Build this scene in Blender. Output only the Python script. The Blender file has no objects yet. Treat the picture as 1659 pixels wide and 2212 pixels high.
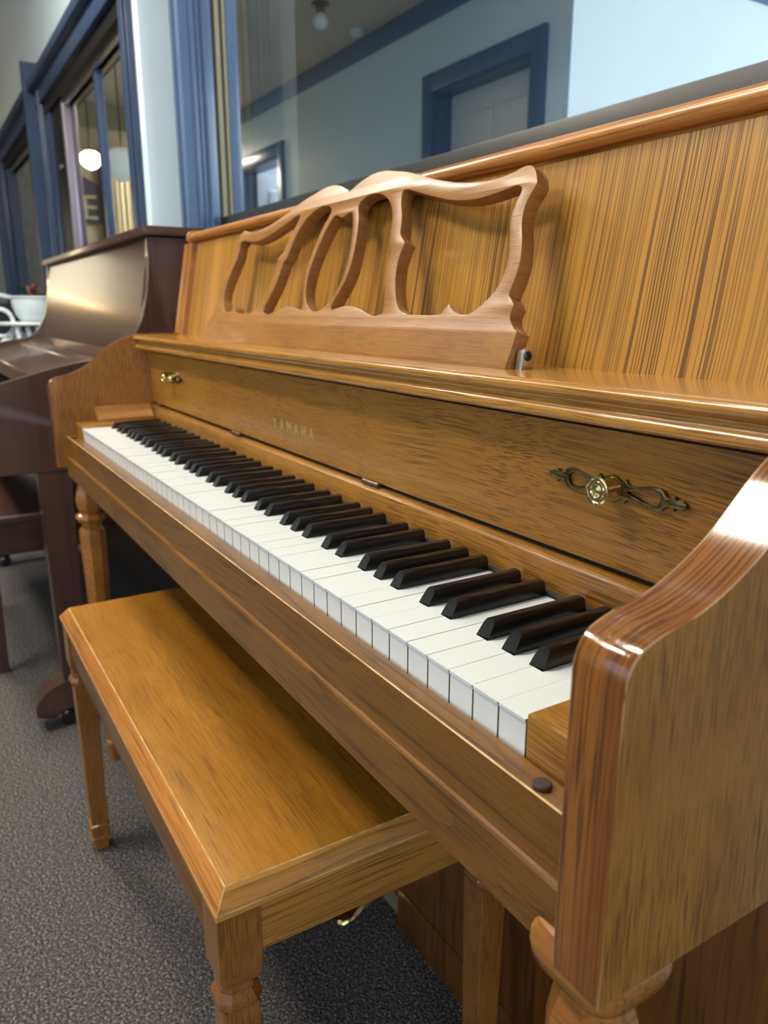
import bpy, bmesh, math, random
from mathutils import Vector, Matrix
random.seed(7)
scn = bpy.context.scene
COL = scn.collection

# ------------------------------------------------------------------ camera
cd = bpy.data.cameras.new('camera'); cam = bpy.data.objects.new('camera', cd); COL.objects.link(cam)
cam.location = (1.5013, -0.2580, 0.9435)
cam.rotation_euler = (1.31298, -0.00018, 1.02367)
cd.sensor_fit = 'VERTICAL'; cd.sensor_height = 9.8; cd.sensor_width = 7.35
cd.lens = 9.8 * 1654.67 / 2212.0
cd.clip_start = 0.02; cd.clip_end = 60
cd.dof.use_dof = True; cd.dof.focus_distance = 0.56; cd.dof.aperture_fstop = 2.6
scn.camera = cam

# ------------------------------------------------------------------ view, world, large lights
vs = scn.view_settings
vs.view_transform = 'Standard'; vs.look = 'None'; vs.gamma = 1.0; vs.use_curve_mapping = False
vs.exposure = 0.0
W = bpy.data.worlds.new('sky'); scn.world = W; W.use_nodes = True
W.node_tree.nodes['Background'].inputs[0].default_value = (0.55, 0.72, 1.0, 1)
W.node_tree.nodes['Background'].inputs[1].default_value = 0.6

def area(name, loc, target, sx, sy, power, color):
    l = bpy.data.lights.new(name, 'AREA'); l.shape = 'RECTANGLE'; l.size = sx; l.size_y = sy
    l.energy = power; l.color = color
    o = bpy.data.objects.new(name, l); COL.objects.link(o); o.location = loc
    o.rotation_euler = (Vector(target) - Vector(loc)).to_track_quat('-Z', 'Y').to_euler()
    return o
# daylight entering by the shop windows behind and to the right of the camera
area('window_daylight_right', (3.92, -1.9, 1.55), (0.0, -1.9, 1.45), 2.9, 1.7, 50, (0.98, 0.98, 1.0))
area('window_daylight_front', (0.3, -3.92, 1.65), (0.3, 0.0, 1.5), 3.2, 1.7, 14, (0.92, 0.96, 1.0))
# daylight entering the back hall by its end window
area('hall_daylight', (2.42, 4.2, 1.7), (-1.2, 4.0, 1.6), 2.0, 1.6, 185, (0.95, 0.98, 1.0))

# ------------------------------------------------------------------ materials
def new_mat(name):
    m = bpy.data.materials.new(name); m.use_nodes = True
    nt = m.node_tree; b = nt.nodes['Principled BSDF']
    return m, nt, b
def plain(name, col, rough=0.5, metal=0.0, coat=0.0, spec=0.5):
    m, nt, b = new_mat(name)
    b.inputs['Base Color'].default_value = (*col, 1); b.inputs['Roughness'].default_value = rough
    b.inputs['Metallic'].default_value = metal; b.inputs['Coat Weight'].default_value = coat
    b.inputs['Specular IOR Level'].default_value = spec
    return m
def noisy(name, c1, c2, scale, rough=0.6, bump=0.0, detail=4, coat=0.0, lo=0.35, hi=0.65, metal=0.0, bscale=None):
    m, nt, b = new_mat(name); N = nt.nodes; L = nt.links
    tc = N.new('ShaderNodeTexCoord'); n = N.new('ShaderNodeTexNoise'); n.inputs['Scale'].default_value = scale
    n.inputs['Detail'].default_value = detail
    L.new(tc.outputs['Object'], n.inputs['Vector'])
    r = N.new('ShaderNodeValToRGB'); r.color_ramp.elements[0].position = lo; r.color_ramp.elements[1].position = hi
    r.color_ramp.elements[0].color = (*c1, 1); r.color_ramp.elements[1].color = (*c2, 1)
    L.new(n.outputs['Fac'], r.inputs['Fac']); L.new(r.outputs['Color'], b.inputs['Base Color'])
    b.inputs['Roughness'].default_value = rough; b.inputs['Coat Weight'].default_value = coat
    b.inputs['Metallic'].default_value = metal
    if bump:
        n2 = N.new('ShaderNodeTexNoise'); n2.inputs['Scale'].default_value = bscale or scale * 2
        n2.inputs['Detail'].default_value = 3
        L.new(tc.outputs['Object'], n2.inputs['Vector'])
        bp = N.new('ShaderNodeBump'); bp.inputs['Strength'].default_value = bump; bp.inputs['Distance'].default_value = 0.004
        L.new(n2.outputs['Fac'], bp.inputs['Height']); L.new(bp.outputs['Normal'], b.inputs['Normal'])
    return m
def oak(name, grain, light, mid, dark, streak=220, along=2.0, lo=0.52, hi=0.66, amount=0.8, band=30, fine=900,
        rough=0.3, coat=0.25, swirl=0.012, uv=False, cath=0.0, rot=0.0, flat='', plo=0.55, spec=0.5):
    """varnished wood: long dark pore streaks along the grain, broad tone bands, fine pores, optional cathedral arches"""
    m, nt, b = new_mat(name); N = nt.nodes; L = nt.links
    tc = N.new('ShaderNodeTexCoord'); src = tc.outputs['UV' if uv else 'Object']
    if rot:
        rm = N.new('ShaderNodeMapping'); L.new(src, rm.inputs['Vector'])
        rm.inputs['Rotation'].default_value = rot; src = rm.outputs['Vector']
    # slow wander of the grain
    nw = N.new('ShaderNodeTexNoise'); nw.inputs['Scale'].default_value = 4.0; nw.inputs['Detail'].default_value = 1.0
    L.new(src, nw.inputs['Vector'])
    sub = N.new('ShaderNodeVectorMath'); sub.operation = 'SUBTRACT'; sub.inputs[1].default_value = (0.5, 0.5, 0.5)
    L.new(nw.outputs['Color'], sub.inputs[0])
    scl = N.new('ShaderNodeVectorMath'); scl.operation = 'SCALE'; scl.inputs['Scale'].default_value = swirl
    L.new(sub.outputs[0], scl.inputs[0])
    add = N.new('ShaderNodeVectorMath'); add.operation = 'ADD'; L.new(src, add.inputs[0]); L.new(scl.outputs[0], add.inputs[1])
    def stretched(across, al, detail=1.0, rough_=0.5):
        mp = N.new('ShaderNodeMapping'); L.new(add.outputs[0], mp.inputs['Vector'])
        s = [across, across, across]; s['XYZ'.index(grain)] = al
        if flat: s['XYZ'.index(flat)] = across*0.02
        mp.inputs['Scale'].default_value = s
        n = N.new('ShaderNodeTexNoise'); n.inputs['Scale'].default_value = 1.0; n.inputs['Detail'].default_value = detail
        n.inputs['Roughness'].default_value = rough_
        L.new(mp.outputs['Vector'], n.inputs['Vector']); return n.outputs['Fac']
    def ramp(fac, p0, p1, c0, c1):
        r = N.new('ShaderNodeValToRGB'); e = r.color_ramp.elements
        e[0].position = p0; e[1].position = p1; e[0].color = (*c0, 1); e[1].color = (*c1, 1)
        L.new(fac, r.inputs['Fac']); return r.outputs['Color']
    base = ramp(stretched(band, along * 0.35, 3.0), 0.36, 0.64, mid, light)
    st = ramp(stretched(streak, along, 0.6), lo, hi, (0, 0, 0), (1, 1, 1))
    patch = ramp(stretched(band * 0.5, along * 0.5, 1.0), 0.35, 0.6, (plo,) * 3, (1, 1, 1))
    mu = N.new('ShaderNodeMath'); mu.operation = 'MULTIPLY'; L.new(st, mu.inputs[0]); L.new(patch, mu.inputs[1])
    m2 = N.new('ShaderNodeMath'); m2.operation = 'MULTIPLY'; L.new(mu.outputs[0], m2.inputs[0]); m2.inputs[1].default_value = amount
    mix = N.new('ShaderNodeMix'); mix.data_type = 'RGBA'
    L.new(m2.outputs[0], mix.inputs['Factor']); L.new(base, mix.inputs['A']); mix.inputs['B'].default_value = (*dark, 1)
    out = mix.outputs['Result']
    if cath:
        mp = N.new('ShaderNodeMapping'); L.new(add.outputs[0], mp.inputs['Vector'])
        s = [38, 38, 38]; s['XYZ'.index(grain)] = 2.6
        if flat: s['XYZ'.index(flat)] = 1.0
        mp.inputs['Scale'].default_value = s
        n = N.new('ShaderNodeTexNoise'); n.inputs['Scale'].default_value = 0.5; n.inputs['Detail'].default_value = 1.0
        L.new(mp.outputs['Vector'], n.inputs['Vector'])
        k = N.new('ShaderNodeMath'); k.operation = 'MULTIPLY'; k.inputs[1].default_value = 14.0; L.new(n.outputs['Fac'], k.inputs[0])
        fr = N.new('ShaderNodeMath'); fr.operation = 'FRACT'; L.new(k.outputs[0], fr.inputs[0])
        rr = ramp(fr.outputs[0], 0.55, 0.95, (0, 0, 0), (1, 1, 1))
        jag = ramp(stretched(420, 14, 2.0), 0.42, 0.6, (0.25,) * 3, (1, 1, 1))
        mj = N.new('ShaderNodeMath'); mj.operation = 'MULTIPLY'; L.new(rr, mj.inputs[0]); L.new(jag, mj.inputs[1])
        m4 = N.new('ShaderNodeMath'); m4.operation = 'MULTIPLY'; L.new(mj.outputs[0], m4.inputs[0]); m4.inputs[1].default_value = cath
        mx = N.new('ShaderNodeMix'); mx.data_type = 'RGBA'
        L.new(m4.outputs[0], mx.inputs['Factor']); L.new(out, mx.inputs['A']); mx.inputs['B'].default_value = (*dark, 1)
        out = mx.outputs['Result']
    pores = ramp(stretched(fine, along * 8, 1.0), 0.56, 0.68, (0, 0, 0), (1, 1, 1))
    m3 = N.new('ShaderNodeMath'); m3.operation = 'MULTIPLY'; L.new(pores, m3.inputs[0]); m3.inputs[1].default_value = 0.18
    mix2 = N.new('ShaderNodeMix'); mix2.data_type = 'RGBA'
    L.new(m3.outputs[0], mix2.inputs['Factor']); L.new(out, mix2.inputs['A']); mix2.inputs['B'].default_value = (*dark, 1)
    L.new(mix2.outputs['Result'], b.inputs['Base Color'])
    b.inputs['Roughness'].default_value = rough; b.inputs['Coat Weight'].default_value = coat
    b.inputs['Coat Roughness'].default_value = 0.12; b.inputs['Specular IOR Level'].default_value = spec
    bp = N.new('ShaderNodeBump'); bp.inputs['Strength'].default_value = 0.12; bp.inputs['Distance'].default_value = 0.0006
    bp.invert = True
    L.new(m2.outputs[0], bp.inputs['Height']); L.new(bp.outputs['Normal'], b.inputs['Normal'])
    return m

OD = (0.11, 0.045, 0.010)
M = {}
M['oak_panel'] = oak('oak_panel', 'Z', (0.516, 0.255, 0.042), (0.460, 0.217, 0.033), (0.095, 0.042, 0.011), streak=620, along=1.8, lo=0.485, hi=0.56, amount=0.85, band=30, coat=0.2, flat='Y', swirl=0.02, plo=0.4)
M['oak_x'] = oak('oak_x', 'X', (0.383, 0.180, 0.025), (0.337, 0.151, 0.019), (0.075, 0.030, 0.006), streak=1300, along=15, lo=0.52, hi=0.6, amount=0.7, band=14, coat=0.25, swirl=0.025, plo=0.35)
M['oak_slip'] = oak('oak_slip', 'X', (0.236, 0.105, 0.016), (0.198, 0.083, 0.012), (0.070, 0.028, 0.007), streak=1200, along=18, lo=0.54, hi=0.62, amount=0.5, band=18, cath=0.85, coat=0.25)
M['oak_shelf'] = oak('oak_shelf', 'X', (0.489, 0.230, 0.034), (0.410, 0.181, 0.024), (0.10, 0.040, 0.009), streak=1000, along=12, lo=0.53, hi=0.64, amount=0.65, band=18, rough=0.22, coat=0.5)
M['oak_strip'] = oak('oak_strip', 'X', (0.410, 0.189, 0.027), (0.344, 0.150, 0.020), (0.10, 0.040, 0.009), streak=1100, along=18, lo=0.53, hi=0.61, amount=0.75, band=18)
M['oak_desk'] = oak('oak_desk', 'X', (0.360, 0.162, 0.028), (0.309, 0.132, 0.022), (0.15, 0.060, 0.016), streak=1200, along=30, lo=0.5, hi=0.64, amount=0.55, band=24, rough=0.42, coat=0.1, cath=0.3)
M['oak_desk_edge'] = oak('oak_desk_edge', 'Y', (0.325, 0.144, 0.034), (0.263, 0.107, 0.025), (0.12, 0.05, 0.02), streak=200, along=20, amount=0.4, rough=0.4, coat=0.1)
M['oak_arm'] = oak('oak_arm', 'Z', (0.373, 0.172, 0.034), (0.313, 0.134, 0.025), (0.11, 0.045, 0.013), streak=1300, along=38, lo=0.5, hi=0.61, amount=0.75, band=16, rough=0.45, coat=0.0, cath=0.22, spec=0.3)
M['oak_arm_edge'] = oak('oak_arm_edge', 'X', (0.296, 0.109, 0.014), (0.215, 0.070, 0.009), (0.06, 0.018, 0.005), streak=750, along=9, lo=0.47, hi=0.6, amount=0.85, band=60, uv=True, rough=0.14, coat=0.8)
M['oak_z'] = oak('oak_z', 'Z', (0.426, 0.179, 0.036), (0.336, 0.131, 0.025), (0.10, 0.04, 0.011), streak=350, along=20, amount=0.6, flat='Y')
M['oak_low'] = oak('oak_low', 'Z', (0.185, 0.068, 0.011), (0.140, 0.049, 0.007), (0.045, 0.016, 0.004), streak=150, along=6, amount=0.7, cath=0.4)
M['oak_bench'] = oak('oak_bench', 'X', (0.420, 0.187, 0.020), (0.359, 0.150, 0.015), (0.13, 0.05, 0.009), streak=1000, along=16, lo=0.54, hi=0.62, amount=0.65, band=16, rough=0.33, cath=0.3)
M['oak_bench_y'] = oak('oak_bench_y', 'Y', (0.468, 0.229, 0.048), (0.391, 0.179, 0.034), (0.11, 0.045, 0.014), streak=700, along=10, lo=0.51, hi=0.6, amount=0.8, band=18, rough=0.35)
M['oak_bench_z'] = oak('oak_bench_z', 'Z', (0.325, 0.139, 0.027), (0.267, 0.105, 0.019), (0.085, 0.033, 0.010), streak=1200, along=30, lo=0.5, hi=0.62, amount=0.7, band=18, rough=0.3)
M['oak_leg'] = oak('oak_leg', 'X', (0.381, 0.158, 0.030), (0.315, 0.122, 0.021), (0.14, 0.055, 0.015), streak=300, along=14, lo=0.5, hi=0.64, amount=0.5, band=18, rough=0.25, coat=0.3)
M['oak_collar'] = oak('oak_collar', 'X', (0.302, 0.121, 0.028), (0.235, 0.089, 0.020), (0.09, 0.035, 0.012), streak=300, along=30, lo=0.52, hi=0.66, amount=0.4, rough=0.2, coat=0.5)
M['oak_edge_x'] = oak('oak_edge_x', 'X', (0.538, 0.218, 0.042), (0.426, 0.163, 0.029), OD, streak=420, along=8, lo=0.54, hi=0.66, amount=0.6, rough=0.3, cath=0.3)
M['oak_edge_y'] = oak('oak_edge_y', 'Y', (0.608, 0.316, 0.065), (0.468, 0.214, 0.039), (0.10, 0.04, 0.012), streak=120, along=7, lo=0.55, hi=0.66, amount=0.6, rough=0.3, cath=0.7)
M['worn_arm'] = noisy('worn_arm_arris', (0.33, 0.17, 0.06), (0.46, 0.29, 0.14), 40, 0.3, coat=0.3)
M['worn'] = noisy('worn_varnish_arris', (0.46, 0.27, 0.10), (0.72, 0.50, 0.24), 60, 0.4)
M['dark'] = oak('walnut_case', 'X', (0.085, 0.044, 0.030), (0.06, 0.030, 0.022), (0.028, 0.014, 0.011), streak=240, along=4, amount=0.5, rough=0.28, coat=0.35)
M['dark_z'] = oak('walnut_case_upright', 'Z', (0.085, 0.044, 0.033), (0.06, 0.030, 0.024), (0.028, 0.014, 0.012), streak=240, along=3, amount=0.5, rough=0.3, coat=0.35)
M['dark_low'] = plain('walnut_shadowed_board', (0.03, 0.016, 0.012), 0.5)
M['ivory'] = plain('white_key_plastic', (0.80, 0.87, 0.885), 0.22, coat=0.3)
M['keywood_gap'] = plain('key_wood_and_gap_shade', (0.26, 0.21, 0.15), 0.8)  # wood of the body sides, also painted gap shade on the plastic plate sides
M['ebony'] = plain('black_key_plastic', (0.006, 0.006, 0.006), 0.26, coat=0.1, spec=0.4)
M['felt'] = noisy('dark_felt', (0.012, 0.012, 0.012), (0.05, 0.048, 0.045), 900, 0.95)
M['brass'] = noisy('antique_brass', (0.13, 0.10, 0.045), (0.25, 0.20, 0.09), 120, 0.26, metal=1.0)
M['brass_bright'] = noisy('polished_brass', (0.62, 0.50, 0.22), (0.78, 0.66, 0.34), 200, 0.16, metal=1.0)
M['steel'] = plain('satin_steel', (0.55, 0.50, 0.44), 0.32, metal=1.0)
M['screw'] = plain('dark_screw', (0.05, 0.05, 0.055), 0.35, metal=0.8)
M['sash_edge'] = plain('violet_grey_metal', (0.22, 0.20, 0.24), 0.4, metal=0.6)
M['black'] = plain('black_plastic', (0.006, 0.006, 0.006), 0.6)
M['hinge'] = plain('bronze_hinge', (0.16, 0.10, 0.07), 0.4, metal=0.7)
M['rubber'] = noisy('brown_rubber', (0.045, 0.028, 0.022), (0.06, 0.038, 0.03), 300, 0.75)
M['decal'] = plain('faded_gold_lettering', (0.38, 0.32, 0.12), 0.5)
M['wall'] = noisy('pale_blue_wall_paint', (0.55, 0.67, 0.73), (0.57, 0.69, 0.75), 3, 0.55, bump=0.05, bscale=300)
M['trim'] = noisy('blue_trim_paint', (0.070, 0.125, 0.235), (0.082, 0.145, 0.265), 6, 0.32)
M['trim_dark'] = noisy('navy_trim_paint', (0.018, 0.038, 0.09), (0.024, 0.046, 0.105), 6, 0.35)
M['navy'] = noisy('deep_blue_trim_paint', (0.024, 0.044, 0.098), (0.030, 0.054, 0.115), 6, 0.34)
M['bronze'] = plain('dark_bronze_aluminium', (0.022, 0.022, 0.021), 0.42)
M['blackframe'] = plain('black_aluminium', (0.006, 0.006, 0.007), 0.5, spec=0.25)
M['olive'] = plain('olive_weather_strip', (0.25, 0.24, 0.15), 0.6)
M['ceil'] = plain('ceiling_paint', (0.62, 0.63, 0.62), 0.8)
M['beige'] = noisy('beige_wall_paint', (0.50, 0.42, 0.29), (0.54, 0.46, 0.32), 2, 0.8)
M['beige_ceiling'] = plain('beige_ceiling_paint', (0.55, 0.50, 0.42), 0.85)
M['cream'] = plain('cream_curtain', (0.78, 0.72, 0.55), 0.8)
M['blind'] = noisy('mottled_blind_fabric', (0.20, 0.19, 0.14), (0.34, 0.32, 0.24), 14, 0.9)
M['white'] = noisy('white_enamel', (0.60, 0.68, 0.72), (0.68, 0.75, 0.78), 20, 0.4)
M['door'] = plain('white_door_paint', (0.60, 0.60, 0.58), 0.45)
M['white_wall'] = plain('white_wall_paint', (0.70, 0.74, 0.80), 0.7)
M['sign'] = plain('navy_sign_board', (0.030, 0.028, 0.065), 0.5)
M['sign_letter'] = plain('tan_sign_letter', (0.36, 0.33, 0.22), 0.6)
M['leaf'] = noisy('dark_leaf', (0.02, 0.06, 0.03), (0.05, 0.12, 0.05), 60, 0.5)
M['flower'] = noisy('rust_flower', (0.10, 0.03, 0.02), (0.22, 0.07, 0.03), 60, 0.6)
M['soil'] = plain('soil', (0.03, 0.02, 0.015), 0.9)
M['gloss_black'] = plain('black_lacquer', (0.008, 0.008, 0.009), 0.15, coat=0.5)

def glass_mat():
    m, nt, b = new_mat('window_glass'); N = nt.nodes; L = nt.links
    N.remove(b); o = N['Material Output']
    t = N.new('ShaderNodeBsdfTransparent'); t.inputs[0].default_value = (0.90, 0.93, 0.95, 1)
    g = N.new('ShaderNodeBsdfGlossy'); g.inputs['Roughness'].default_value = 0.02
    f = N.new('ShaderNodeFresnel'); f.inputs['IOR'].default_value = 1.5
    mx = N.new('ShaderNodeMixShader'); ge = N.new('ShaderNodeNewGeometry'); mm_ = N.new('ShaderNodeMath'); mm_.operation = 'SUBTRACT'; mm_.inputs[0].default_value = 1.0
    L.new(ge.outputs['Backfacing'], mm_.inputs[1]); mf = N.new('ShaderNodeMath'); mf.operation = 'MULTIPLY'
    L.new(f.outputs[0], mf.inputs[0]); L.new(mm_.outputs[0], mf.inputs[1])
    L.new(mf.outputs[0], mx.inputs[0]); L.new(t.outputs[0], mx.inputs[1]); L.new(g.outputs[0], mx.inputs[2])
    L.new(mx.outputs[0], o.inputs[0]); return m
M['glass'] = glass_mat()
def emit(name, col, s):
    m, nt, b = new_mat(name)
    b.inputs['Base Color'].default_value = (*col, 1)
    b.inputs['Emission Color'].default_value = (*col, 1); b.inputs['Emission Strength'].default_value = s
    return m
def carpet_mat():
    m, nt, b = new_mat('charcoal_loop_carpet'); N = nt.nodes; L = nt.links
    tc = N.new('ShaderNodeTexCoord')
    n = N.new('ShaderNodeTexNoise'); n.inputs['Scale'].default_value = 250; n.inputs['Detail'].default_value = 3; n.inputs['Roughness'].default_value = 0.65
    L.new(tc.outputs['Object'], n.inputs['Vector'])
    r = N.new('ShaderNodeValToRGB'); e = r.color_ramp.elements
    e[0].position = 0.36; e[1].position = 0.74; e[0].color = (0.030, 0.029, 0.031, 1); e[1].color = (0.46, 0.43, 0.41, 1)
    k = r.color_ramp.elements.new(0.54); k.color = (0.108, 0.099, 0.095, 1)
    L.new(n.outputs['Fac'], r.inputs['Fac']); L.new(r.outputs['Color'], b.inputs['Base Color'])
    v = N.new('ShaderNodeTexVoronoi'); v.inputs['Scale'].default_value = 300; L.new(tc.outputs['Object'], v.inputs['Vector'])
    bp = N.new('ShaderNodeBump'); bp.inputs['Strength'].default_value = 0.7; bp.inputs['Distance'].default_value = 0.004
    L.new(v.outputs['Distance'], bp.inputs['Height']); L.new(bp.outputs['Normal'], b.inputs['Normal'])
    b.inputs['Roughness'].default_value = 0.95; b.inputs['Specular IOR Level'].default_value = 0.1
    return m
M['carpet'] = carpet_mat()

# ------------------------------------------------------------------ mesh helpers (all shapes in world metres)
def sharpen(bm, deg=32):
    a = math.radians(deg)
    for f in bm.faces: f.smooth = True
    for e in bm.edges:
        e.smooth = not (len(e.link_faces) != 2 or e.calc_face_angle(0) > a)
def obj(name, bm, mat, parent=None, deg=32):
    bmesh.ops.recalc_face_normals(bm, faces=bm.faces[:])
    sharpen(bm, deg)
    me = bpy.data.meshes.new(name); bm.to_mesh(me); bm.free()
    for m in (mat if isinstance(mat, (list, tuple)) else [mat]): me.materials.append(m)
    return link(name, me, parent)
def link(name, me, parent=None, loc=None):
    o = bpy.data.objects.new(name, me); COL.objects.link(o)
    if loc: o.location = loc
    if parent: put(o, parent)
    return o
def put(o, parent):
    o.parent = parent
    if parent.type == 'EMPTY': o.matrix_parent_inverse = Matrix.Translation(parent.location).inverted()
    elif parent.parent is not None: o.matrix_parent_inverse = parent.matrix_basis.inverted()
def thing(name, label, cat, loc, group=None):
    o = bpy.data.objects.new(name, None); COL.objects.link(o); o.location = loc; o.empty_display_size = 0.1
    tag(o, label, cat, group); return o
def tag(o, label, cat, group=None):
    o['label'] = label; o['category'] = cat
    if group: o['group'] = group
    return o
def struct(o):
    o['kind'] = 'structure'; return o
def NB(): return bmesh.new()
def box(bm, x0, x1, y0, y1, z0, z1, bev=0.0, seg=2, wear=-1):
    b = bm if bev == 0 else bmesh.new()
    vs_ = [b.verts.new(c) for c in ((x0,y0,z0),(x1,y0,z0),(x1,y1,z0),(x0,y1,z0),(x0,y0,z1),(x1,y0,z1),(x1,y1,z1),(x0,y1,z1))]
    for q in ((0,3,2,1),(4,5,6,7),(0,1,5,4),(1,2,6,5),(2,3,7,6),(3,0,4,7)): b.faces.new([vs_[i] for i in q])
    if bev:
        bmesh.ops.bevel(b, geom=b.edges[:], offset=bev, segments=seg, affect='EDGES', profile=0.5, material=wear)
        merge(bm, b)
    return bm
def merge(bm, b):
    me = bpy.data.meshes.new('tmp'); b.to_mesh(me); b.free(); bm.from_mesh(me); bpy.data.meshes.remove(me)
def prism(bm, prof, a0, a1, axis='X', uv=False, capmat=0, sidemat=0, bev=0.0, wear=-1):
    """extrude a closed outline along an axis; X: (y,z), Y: (x,z), Z: (x,y)"""
    b = bmesh.new()
    def P(p, a): return (a, p[0], p[1]) if axis == 'X' else ((p[0], a, p[1]) if axis == 'Y' else (p[0], p[1], a))
    A = [b.verts.new(P(p, a0)) for p in prof]; B = [b.verts.new(P(p, a1)) for p in prof]
    n = len(prof)
    ul = b.loops.layers.uv.new('UVMap') if uv else None
    s = [0.0]
    for i in range(n): s.append(s[-1] + math.dist(prof[i], prof[(i+1) % n]))
    for i in range(n):
        f = b.faces.new((A[i], A[(i+1) % n], B[(i+1) % n], B[i])); f.material_index = sidemat
        if uv:
            for l, c in zip(f.loops, ((s[i], a0), (s[i+1], a0), (s[i+1], a1), (s[i], a1))): l[ul].uv = c
    c0 = b.faces.new(A); c1 = b.faces.new(B[::-1])
    c0.material_index = capmat; c1.material_index = capmat
    if bev:
        es = [e for e in b.edges if c0 in e.link_faces or c1 in e.link_faces]
        bmesh.ops.bevel(b, geom=es, offset=bev, segments=2, affect='EDGES', profile=0.5, material=wear)
    merge(bm, b); return bm
def loft(bm, rings, cap=True):
    R = [[bm.verts.new(p) for p in r] for r in rings]
    n = len(R[0])
    for a, b in zip(R, R[1:]):
        for i in range(n): bm.faces.new((a[i], a[(i+1) % n], b[(i+1) % n], b[i]))
    if cap: bm.faces.new(R[0][::-1]); bm.faces.new(R[-1])
    return bm
def lathe(bm, prof, c, n=24, axis='Z', rot=0.0, sq=1.0):
    """prof: (radius, height) list"""
    rings = []
    for r, h in prof:
        ring = []
        for i in range(n):
            t = 2*math.pi*i/n + rot
            u, v = r*math.cos(t), r*math.sin(t)
            if sq != 1.0:
                k = (abs(math.cos(t))**sq + abs(math.sin(t))**sq) ** (-1.0/sq); u, v = r*k*math.cos(t), r*k*math.sin(t)
            ring.append({'Z': (c[0]+u, c[1]+v, c[2]+h), 'Y': (c[0]+u, c[1]+h, c[2]+v), 'X': (c[0]+h, c[1]+u, c[2]+v)}[axis])
        rings.append(ring)
    return loft(bm, rings)
def tube(bm, pts, r, n=8, closed=False):
    pts = [Vector(p) for p in pts]; rings = []
    for i, p in enumerate(pts):
        a = pts[i-1] if (i or closed) else p; b = pts[(i+1) % len(pts)] if (i < len(pts)-1 or closed) else p
        d = (b - a).normalized(); up = Vector((0, 0, 1)) if abs(d.z) < 0.95 else Vector((1, 0, 0))
        u = d.cross(up).normalized(); v = d.cross(u)
        rings.append([p + u*r*math.cos(2*math.pi*k/n) + v*r*math.sin(2*math.pi*k/n) for k in range(n)])
    if closed: rings.append(rings[0])
    return loft(bm, [[tuple(q) for q in g] for g in rings], cap=not closed)
def smooth_line(pts, closed=True, sub=3, sharp=50):
    """Catmull-Rom through the points; corners sharper than `sharp` degrees stay corners"""
    n = len(pts); P = [Vector(p) for p in pts]; out = []
    def corner(i):
        a = P[i] - P[i-1]; b = P[(i+1) % n] - P[i]
        return a.length > 0 and b.length > 0 and a.angle(b) > math.radians(sharp)
    for i in range(n if closed else n-1):
        p1, p2 = P[i], P[(i+1) % n]
        p0 = P[i-1] if (closed or i > 0) else p1
        p3 = P[(i+2) % n] if (closed or i+2 < n) else p2
        if corner(i): p0 = p1 - (p2 - p1)
        if corner((i+1) % n): p3 = p2 + (p2 - p1)
        for k in range(sub):
            t = k/sub
            out.append(0.5*((2*p1) + (p2-p0)*t + (2*p0-5*p1+4*p2-p3)*t*t + (3*p1-p0-3*p2+p3)*t**3))
    if not closed: out.append(P[-1])
    return [tuple(v) for v in out]
def flat_mesh(name, loops, thick, bev=0.0008, to3d=None, edge_mat=False):
    """2-D outlines (first outer, the rest holes) filled and given thickness; to3d maps (u,v,w) to world"""
    cu = bpy.data.curves.new(name, 'CURVE'); cu.dimensions = '2D'; cu.fill_mode = 'BOTH'
    cu.extrude = max(thick/2 - bev, 1e-5); cu.bevel_depth = bev; cu.bevel_resolution = 1; cu.offset = -bev
    for lp in loops:
        s = cu.splines.new('POLY'); s.points.add(len(lp)-1); s.use_cyclic_u = True
        for q, (u, v) in zip(s.points, lp): q.co = (u, v, 0, 1)
    o = bpy.data.objects.new(name, cu); COL.objects.link(o)
    dg = bpy.context.evaluated_depsgraph_get(); dg.update()
    me = bpy.data.meshes.new_from_object(o.evaluated_get(dg)); bpy.data.objects.remove(o); bpy.data.curves.remove(cu)
    bm = bmesh.new(); bm.from_mesh(me); bpy.data.meshes.remove(me)
    bmesh.ops.remove_doubles(bm, verts=bm.verts[:], dist=1e-6)
    if edge_mat:
        bm.normal_update()
        for f in bm.faces: f.material_index = 0 if abs(f.normal.z) > 0.9 else 1
    else:
        for f in bm.faces: f.material_index = 0
    for v in bm.verts: v.co = to3d(*v.co)
    return bm
def text_bm(body, size, thick, to3d):
    cu = bpy.data.curves.new('text', 'FONT'); cu.body = body; cu.size = size; cu.extrude = thick/2; cu.align_x = 'CENTER'; cu.resolution_u = 3
    o = bpy.data.objects.new('text', cu); COL.objects.link(o)
    dg = bpy.context.evaluated_depsgraph_get(); dg.update()
    me = bpy.data.meshes.new_from_object(o.evaluated_get(dg)); bpy.data.objects.remove(o); bpy.data.curves.remove(cu)
    bm = bmesh.new(); bm.from_mesh(me); bpy.data.meshes.remove(me)
    for f in bm.faces: f.material_index = 0
    for v in bm.verts: v.co = to3d(*v.co)
    return bm

# ------------------------------------------------------------------ the setting
YF, YC, YG = 0.50, 0.62, 0.79          # sliding-window wall, recessed wall, recessed pane
XR, XJ = -1.235, -1.145                # corner of the jog, left jamb of the recessed window
HALL_Y, HALL_X = 2.27, -1.149          # door wall of the back hall and its outside corner
CEIL = 2.75
b = NB(); box(b, -8, 4.1, -4.1, 6.6, -0.05, 0.0); struct(obj('floor', b, M['carpet']))
b = NB(); box(b, -8, 4.1, -4.1, YC, CEIL, CEIL+0.06); struct(obj('ceiling', b, M['ceil']))
# main room: wall behind the piano with the recessed window (opening from XJ to 3.2)
b = NB()
box(b, XR-0.0, 4.1, YC, YC+0.168, 0, 1.15); box(b, XR, 4.1, YC, YC+0.168, 2.3, CEIL)
box(b, XR, XJ, YC, YC+0.168, 1.15, 2.3); box(b, 3.2, 4.1, YC, YC+0.168, 1.15, 2.3)
struct(obj('wall_back', b, M['wall']))
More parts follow.
